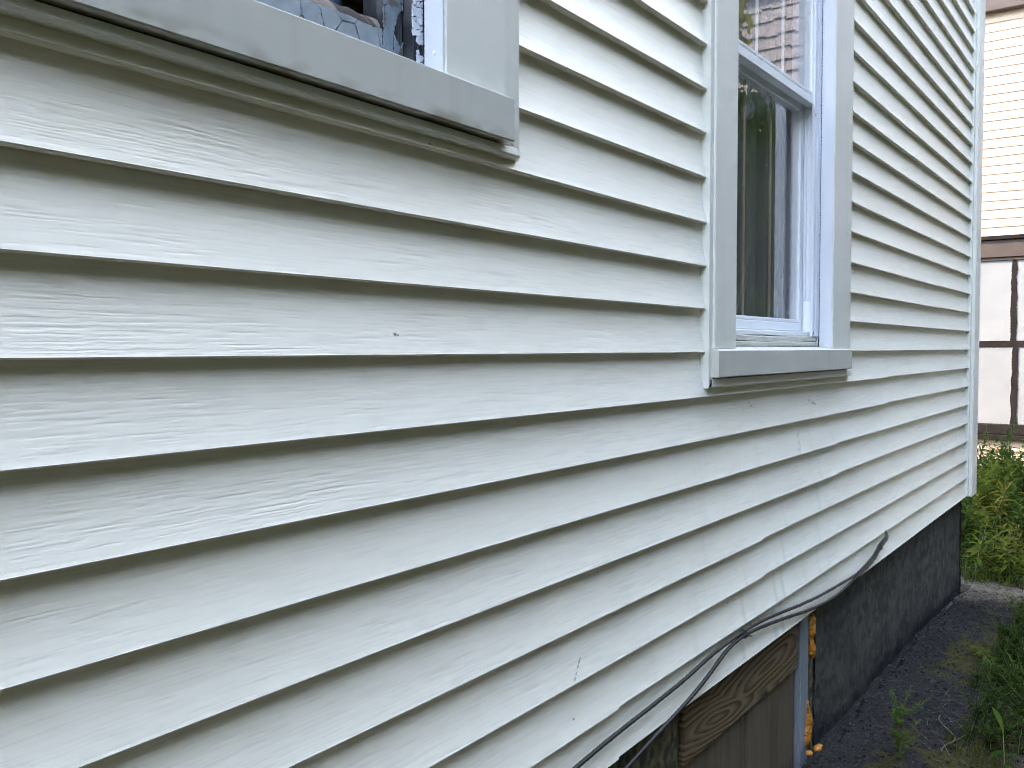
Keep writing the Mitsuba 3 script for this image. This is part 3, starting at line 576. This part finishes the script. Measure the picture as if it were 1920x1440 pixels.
for X, u0, u1, n, h in ((6.05, 1815, 1930, 5, .30), (6.6, 1815, 1935, 7, .40), (7.2, 1820, 1935, 8, .50), (7.9, 1820, 1940, 9, .60), (8.6, 1825, 1940, 9, .62), (9.4, 1830, 1940, 8, .58)):
    for q in range(n):
        u = u0 + (u1 - u0) * (q + rv.uniform(.1, .9)) / n
        Xq = X + rv.uniform(-.25, .25)
        leafy_weed(Xq, cy(X, u), h * rv.uniform(.78, 1.28), ['leaf_fresh', 'leaf_dark', 'leaf_dark', 'leaf_fresh', 'leaf_yellow'][rv.integers(5) if X < 7.5 else rv.integers(3)], LB1, G1, 3, rv.uniform(.085, .15), 46, 1.25)
for X, u, h in ((5.72, 1812, .16), (5.75, 1835, .14), (5.8, 1860, .13), (5.85, 1885, .16), (5.75, 1905, .12)):
    leafy_weed(X, cy(X, u), h, 'leaf_dark', 'low dark green weed at the foot of the thicket behind the corner', 'low weeds at the foot of the thicket', 3, .06, 60)
for X, u, h, lab in ((6.0, 1868, .30, 'yellowing weed with reddish tips low in the thicket, left one'), (6.1, 1908, .34, 'yellowing weed at the right edge of the thicket')):
    leafy_weed(X, cy(X, u), h, 'leaf_yellow', lab, None, 3, .09, 40)

def feather_weed(x, y, h, m, label, group=None, branches=5, seed=0, lean=.15, az0=None):
    r = np.random.default_rng(seed); k = thing('feathery_weed', label, 'weed', group); st, lf = [], Acc(); V0 = leaf(1, .42, .2, .2, 2)
    base = np.array([x, y, float(ground_z(x, y)) - .005]); az = r.uniform(0, 6.28) if az0 is None else az0
    t = np.linspace(0, 1, 10)[:, None]; main = base + t * [0, 0, h] + np.array([math.cos(az), math.sin(az), 0]) * lean * h * t ** 1.5
    arms = [(main, 1.0)]
    for b in range(branches):
        i = r.integers(1, 7); a = r.uniform(0, 6.28); L = h * r.uniform(.3, .6); s = np.linspace(0, 1, 8)[:, None]
        arms.append((main[i] + s * L * np.array([math.cos(a) * .8, math.sin(a) * .8, .55]) + s ** 2 * L * np.array([0, 0, .12]), .6))
    for P, w in arms:
        st.append(tube(P, np.linspace(.0018 * w, .0006, len(P)), 5)); L = np.linalg.norm(P[-1] - P[0]); nn = int(L / .0042)
        for q in range(nn):
            tt = (q + .5) / nn; idx = tt * (len(P) - 1); i = int(idx); pos = P[i] + (P[min(i + 1, len(P) - 1)] - P[i]) * (idx - i)
            for c in range(2):
                a = r.uniform(0, 6.28); ll = .021 * (1.1 - .6 * tt) * r.uniform(.5, 1.2)
                ang = r.uniform(.1, .9); lf.add(place(V0, pos, a, ang, r.normal(0, .4), ll * .8))
                dirv = np.array([math.cos(a) * math.cos(ang), math.sin(a) * math.cos(ang), math.sin(ang)]) * ll * .5
                lf.add(place(V0, pos + dirv, a + r.uniform(-1, 1), ang, 0, ll * .6))
    obj('stem', cat_(st), 'stem_green', k, smooth=True); obj('foliage', lf.mesh(), m, k, smooth=True)
feather_weed(2.94, -.238, .195, 'leaf_feather', 'bright feathery weed growing alone from the asphalt crack at the bottom edge', None, 7, 4, .12, 1.0)
for q in range(84):
    u = rv.uniform(1800, 1935); xx = rv.uniform(3.15, 5.0); yy = -.31 - .12 * rv.random() - .13 * max(0, 3.7 - xx)
    yy = min(yy, cy(xx, rv.uniform(1700, 1760)) if False else yy)
    feather_weed(xx, yy - .14 * rv.random(), rv.uniform(.08, .20), 'leaf_dark' if rv.random() < .7 else 'leaf_feather', 'small dark feathery weed in the patch beside the asphalt', 'feathery weeds beside the asphalt', 5, 100 + q, rv.uniform(.1, .5))
for q in range(12):
    feather_weed(rv.uniform(4.7, 5.6), -.36 - .35 * rv.random(), rv.uniform(.08, .18), 'leaf_dark', 'small dark feathery weed in the patch beside the asphalt', 'feathery weeds beside the asphalt', 5, 300 + q, .3)
# pale yellow-green trailing stalk over the moss
k = thing('trailing_weed', 'yellow-green trailing weed lying over the moss patch', 'weed'); lf = Acc()
P = spline([(4.25, -.245, float(ground_z(4.25, -.25)) + .015), (4.12, -.285, float(ground_z(4.1, -.29)) + .035), (3.95, -.345, float(ground_z(4, -.33)) + .045), (3.80, -.40, float(ground_z(3.8, -.4)) + .03)], 24)
obj('stem', tube(P, .0022, 5), 'stem_green', k, smooth=True)
for q, p in enumerate(P):
    for s in (-1, 1): lf.add(place(LEAFS[1], p, -2.6 + s * 1.0 + rv.normal(0, .3), .3, 0, rv.uniform(.03, .06)))
obj('foliage', lf.mesh(), 'leaf_fresh', k, smooth=True)
# broad-leaved seedling at the right edge
k = thing('broadleaf_weed', 'weed with one broad pointed leaf at the right edge near the bottom', 'weed')
bz = float(ground_z(3.06, -.505))
P = spline([(3.03, -.512, bz), (3.06, -.506, bz + .05), (3.10, -.498, bz + .09)], 10); obj('stem', tube(P, .0016, 6), 'stem_green', k, smooth=True)
V, F = leaf(.085, .040, .12, .25, 8); V[:, 1] *= np.interp(V[:, 0], [0, .06, .075, .085], [.45, 1.25, 1.2, 1.0]); obj('leaf', trimesh.Trimesh(*place((V, F), P[-1], .9, 1.15, .5), process=False), 'leaf_feather', k, smooth=True)
V, F = leaf(.06, .02, .4, .2, 6); obj('leaf', trimesh.Trimesh(*place((V, F), P[5], 2.6, .2, 0), process=False), 'leaf_dark', k, smooth=True)
for a_, t_ in ((.4, 3), (3.6, 2), (5.2, 4)):
    V, F = leaf(.05, .022, .4, .2, 6); obj('leaf', trimesh.Trimesh(*place((V, F), P[t_], a_, .3, 0), process=False), 'leaf_dark', k, smooth=True)
# grass and straw (nobody could count these)
def blades(n, region, hmin, hmax, m, label, wid=.0022, lay=0.0, keep=None, seed=1):
    r = np.random.default_rng(seed); x = r.uniform(*region[0], n); y = r.uniform(*region[1], n)
    if keep is not None: s = keep(x, y, r); x, y = x[s], y[s]
    n = len(x); z = ground_z(x, y); h = r.uniform(hmin, hmax, n); az = r.uniform(0, 2 * np.pi, n); ln = r.uniform(.1, .8, n) + lay
    d = np.c_[np.cos(az), np.sin(az), 0 * az]; sd = np.c_[-np.sin(az), np.cos(az), 0 * az] * (wid / 2); b = np.c_[x, y, z]
    up_ = np.array([0, 0, 1.0]); mid = b + d * (h * ln * .35)[:, None] + up_ * (h * .6 / (1 + lay))[:, None]; tip = b + d * (h * ln)[:, None] + up_ * (h * (.95 - .3 * np.minimum(ln, 1)) / (1 + 1.6 * lay))[:, None]
    V = np.stack([b - sd, b + sd, mid - sd * .8, mid + sd * .8, tip], 1).reshape(-1, 3); o = np.arange(n)[:, None, None] * 5
    F = (np.array([[0, 1, 2], [1, 3, 2], [2, 3, 4]])[None] + o).reshape(-1, 3)
    return trimesh.Trimesh(V, F, process=False)
def kp(x, y, r):
    b = -.30 - .06 * (meshkit.noise(np.c_[x * 6, y * 0, x * 0], 3) - .5) * 2 - .06 * np.clip(3.6 - x, 0, 1) / .6
    c = meshkit.fbm(np.c_[x * 7, y * 7, x * 0], 3, 8)
    return (y < b) & (c + r.uniform(-.15, .15, len(x)) > .42) & ~((x > 5.15) & (x < 5.75) & (y > -.34))
obj('grass', blades(15000, ((2.7, 6.0), (-1.0, -.25)), .012, .05, 'grass_blade', '', keep=kp, seed=3), 'grass_blade', kind='stuff', label='thin green grass along the edge of the asphalt', smooth=True)
obj('grass', blades(9000, ((5.62, 9.5), (-.5, 1.2)), .04, .16, 'grass_blade', '', .003, keep=lambda x, y, r: y < (x - 5.4) * .5, seed=4), 'grass_blade', kind='stuff', label='grass growing among the weeds behind the house corner', smooth=True)
def kd(x, y, r): return (((x > 5.15) & (y > -.42)) | (r.random(len(x)) < .16)) & (y < -.03) & ((y < -.16) | (x > 5.25))
obj('straw', blades(2600, ((3.0, 6.3), (-.6, .0)), .02, .10, 'straw', '', .0016, 1.6, keep=kd, seed=6), 'straw_blade', kind='stuff', label='dry straw scattered over the soil and asphalt', smooth=True)
# fallen leaves
for q in range(14):
    X = rv.uniform(5.75, 6.7); yy = cy(X, rv.uniform(1815, 1930)); m = trimesh.Trimesh(*place(leaf(.07, .035, .5, .5, 4), (X, yy, float(ground_z(X, yy)) + rv.uniform(.03, .12)), rv.uniform(0, 6), rv.uniform(-.4, .4), rv.uniform(-1, 1)), process=False)
    obj('dead_leaf', m, 'leaf_brown', smooth=True, label='curled reddish brown dead leaf caught low in the thicket', cat='leaf', group='dead leaves in the thicket')
# twigs on the asphalt
for P, lab in (([(3.36, -.275), (3.25, -.315), (3.20, -.345), (3.13, -.345)], 'thin pale twig lying on the asphalt near the feathery weeds'), ([(3.26, -.375), (3.17, -.355), (3.10, -.335), (3.05, -.335)], 'second thin pale twig on the asphalt, forked beside the first')):
    pp = spline([(x, y, float(ground_z(x, y)) + .012) for x, y in P], 16); obj('twig', tube(pp, .0016, 5), 'straw_blade', smooth=True, label=lab, cat='twig')
# loose stones
r = np.random.default_rng(31); ic = trimesh.creation.icosphere(0, 1.0); Vs, Fs = [], []
ico = trimesh.creation.icosahedron(); n = 9000
sx, sy = r.uniform(2.4, 5.5, n), r.uniform(-.55, .0, n) ; sr = .0018 + .0035 * r.random(n) ** 3
for q in range(n):
    v = ico.vertices * sr[q] * (1 + .5 * r.uniform(-1, 1, (12, 1))) * [1, 1, .7]; Vs.append(v + [sx[q], sy[q], float(0)]); Fs.append(ico.faces + 12 * q)
gz = ground_z(sx, sy) + .022 * (meshkit.fbm(np.c_[sx, sy, 0 * sx] * 7, 3) - .5) + .016 * (meshkit.noise(np.c_[sx, sy, 0 * sx] * 60, 3) - .5) + .010 * (meshkit.noise(np.c_[sx, sy, 0 * sx] * 95, 5) - .5)
V = np.array(Vs); V[..., 2] += (gz + sr * .2)[:, None]
obj('gravel', trimesh.Trimesh(V.reshape(-1, 3), np.vstack(Fs), process=False), 'pebble', kind='stuff', label='fine loose stones embedded in the dark asphalt')

# trees and hedging out of view, placed to block low skylight from the siding
def leaf_cloud(blobs, n, size, seed):
    r = np.random.default_rng(seed); Q = []
    wts = np.array([b[3] ** 2 for b in blobs]); wts = wts / wts.sum()
    which = r.choice(len(blobs), n, p=wts); B = np.array(blobs)[which]
    d = r.normal(size=(n, 3)); d /= np.linalg.norm(d, axis=1, keepdims=True); rad = B[:, 3] * r.uniform(.35, 1.0, n) ** .5
    c = B[:, :3] + d * rad[:, None] * [1, 1, .85]
    a = r.normal(size=(n, 3)); a /= np.linalg.norm(a, axis=1, keepdims=True); b = np.cross(a, r.normal(size=(n, 3))); b /= np.linalg.norm(b, axis=1, keepdims=True)
    s = size * r.uniform(.6, 1.3, n)[:, None]
    V = np.stack([c - a * s, c + b * s * .45, c + a * s, c - b * s * .45], 1).reshape(-1, 3); o = np.arange(n)[:, None, None] * 4
    return trimesh.Trimesh(V, (np.array([[0, 1, 2], [0, 2, 3]])[None] + o).reshape(-1, 3), process=False)
TL = ['broad tree out of view across the yard, shading the siding, first from the left', 'broad tree out of view across the yard, shading the siding, second from the left', 'broad tree out of view across the yard, shading the siding, third from the left', 'broad tree out of view across the yard, shading the siding, fourth from the left', 'broad tree out of view across the yard, shading the siding, fifth from the left']
for q, (x, y, hh) in enumerate(((-8.6, -6.2, 7.6), (-4.6, -6.5, 8.0), (-.8, -6.3, 8.2), (2.8, -6.5, 8.0))):  # out of view, cutting the low skylight that reaches the siding
    k = thing('unseen_tree', TL[q], 'unseen_tree'); r = np.random.default_rng(70 + q)
    P = spline([(x, y, -.7), (x + .1, y, hh * .3), (x - .1, y + .1, hh * .7)], 8); tr = [tube(P, np.linspace(.2, .07, 8), 8)]
    bl = []
    for b in range(22):
        a = r.uniform(0, 6.28); rr = r.uniform(.3, 2.3); zz = hh * r.uniform(.12, .95); bl.append((x + rr * math.cos(a), y + rr * math.sin(a) * .8, zz, r.uniform(.7, 1.3)))
        if b % 3 == 0: tr.append(tube(spline([P[3], (P[3] + np.array(bl[-1][:3])) / 2 + [0, 0, .3], bl[-1][:3]], 6), np.linspace(.07, .02, 6), 6))
    obj('trunk', cat_(tr), 'bark', k, smooth=True); obj('crown', leaf_cloud(bl, 9000, .14, 80 + q), 'leaf_tree', k)
for q, (x, y, hh) in enumerate(((6.6, -2.0, 3.2), (7.7, -2.6, 3.9), (8.8, -2.1, 3.7), (9.9, -2.7, 4.1), (8.6, -3.5, 4.2))):  # out of direct view, darkening what the far lower pane mirrors
    k = thing('unseen_shrub', f'dense yard shrub out of view in front of the shingled wall, darkening the far window reflection, {["nearest the house", "second from the house", "third from the house", "farthest along the wall", "farthest into the yard"][q]}', 'unseen_shrub'); r = np.random.default_rng(170 + q)
    bl = [(x + r.normal(0, .35), y + r.normal(0, .35), -.5 + hh * r.uniform(.1, .92), r.uniform(.25, .5)) for _ in range(24)]
    obj('stem', cat_([tube(spline([(x, y, -.7), ((x + b[0]) / 2, (y + b[1]) / 2, b[2] * .4 - .2), b[:3]], 6), np.linspace(.02, .006, 6), 5) for b in bl[::3]]), 'bark', k, smooth=True)
    obj('foliage', leaf_cloud(bl, 9000, .055, 180 + q), 'leaf_dark', k)

rh = np.random.default_rng(404)
for q, (x0, x1) in enumerate(((-13.5, -8.6), (-8.8, -3.9), (-4.1, .9), (.7, 5.6))):  # out of view, placed so the siding gets only steep light
    k = thing('unseen_hedge', f'tall dense hedge out of view across the narrow yard, placed to shade the sided house, section {["farthest back", "behind the viewer", "opposite the near window", "opposite the far window"][q]}', 'unseen_hedge')
    bl = [(rh.uniform(x0 + .3, x1 - .3), rh.uniform(-4.0, -3.3), rh.uniform(-.3, 4.2), rh.uniform(.45, .75)) for _ in range(70)]
    obj('foliage', leaf_cloud(bl, 26000, .085, 500 + q), 'leaf_tree', k)
    obj('stem', cat_([tube(spline([(x, -3.6, -.7), (x + .05, -3.65, 1.5), (x - .1, -3.6, 3.4)], 6), np.linspace(.05, .015, 6), 5) for x in np.arange(x0 + .5, x1, .9)]), 'bark', k, smooth=True)

for q, (x, y, hh) in enumerate(((5.8, -5.0, 6.4), (8.2, -5.1, 7.0))):  # canopy out of view, placed to darken the right end of the siding
    k = thing('unseen_tree', ['broad tree beyond the hedge end, nearer the house, out of view and placed to darken the right siding', 'broad tree in front of the shingled wing, out of view and placed to darken the right siding'][q], 'unseen_tree'); r = np.random.default_rng(270 + q)
    P = spline([(x, y, -.7), (x + .1, y, hh * .3), (x - .1, y + .1, hh * .7)], 8); tr = [tube(P, np.linspace(.18, .06, 8), 8)]; bl = []
    for b in range(30):
        a = r.uniform(0, 6.28); rr = r.uniform(.3, 2.2); zz = hh * r.uniform(.3, .98); bl.append((x + rr * math.cos(a), y + rr * math.sin(a), zz, r.uniform(.7, 1.2)))
        if b % 3 == 0: tr.append(tube(spline([P[3], (P[3] + np.array(bl[-1][:3])) / 2 + [0, 0, .3], bl[-1][:3]], 6), np.linspace(.06, .02, 6), 6))
    obj('trunk', cat_(tr), 'bark', k, smooth=True); obj('crown', leaf_cloud(bl, 16000, .11, 280 + q), 'leaf_tree', k)
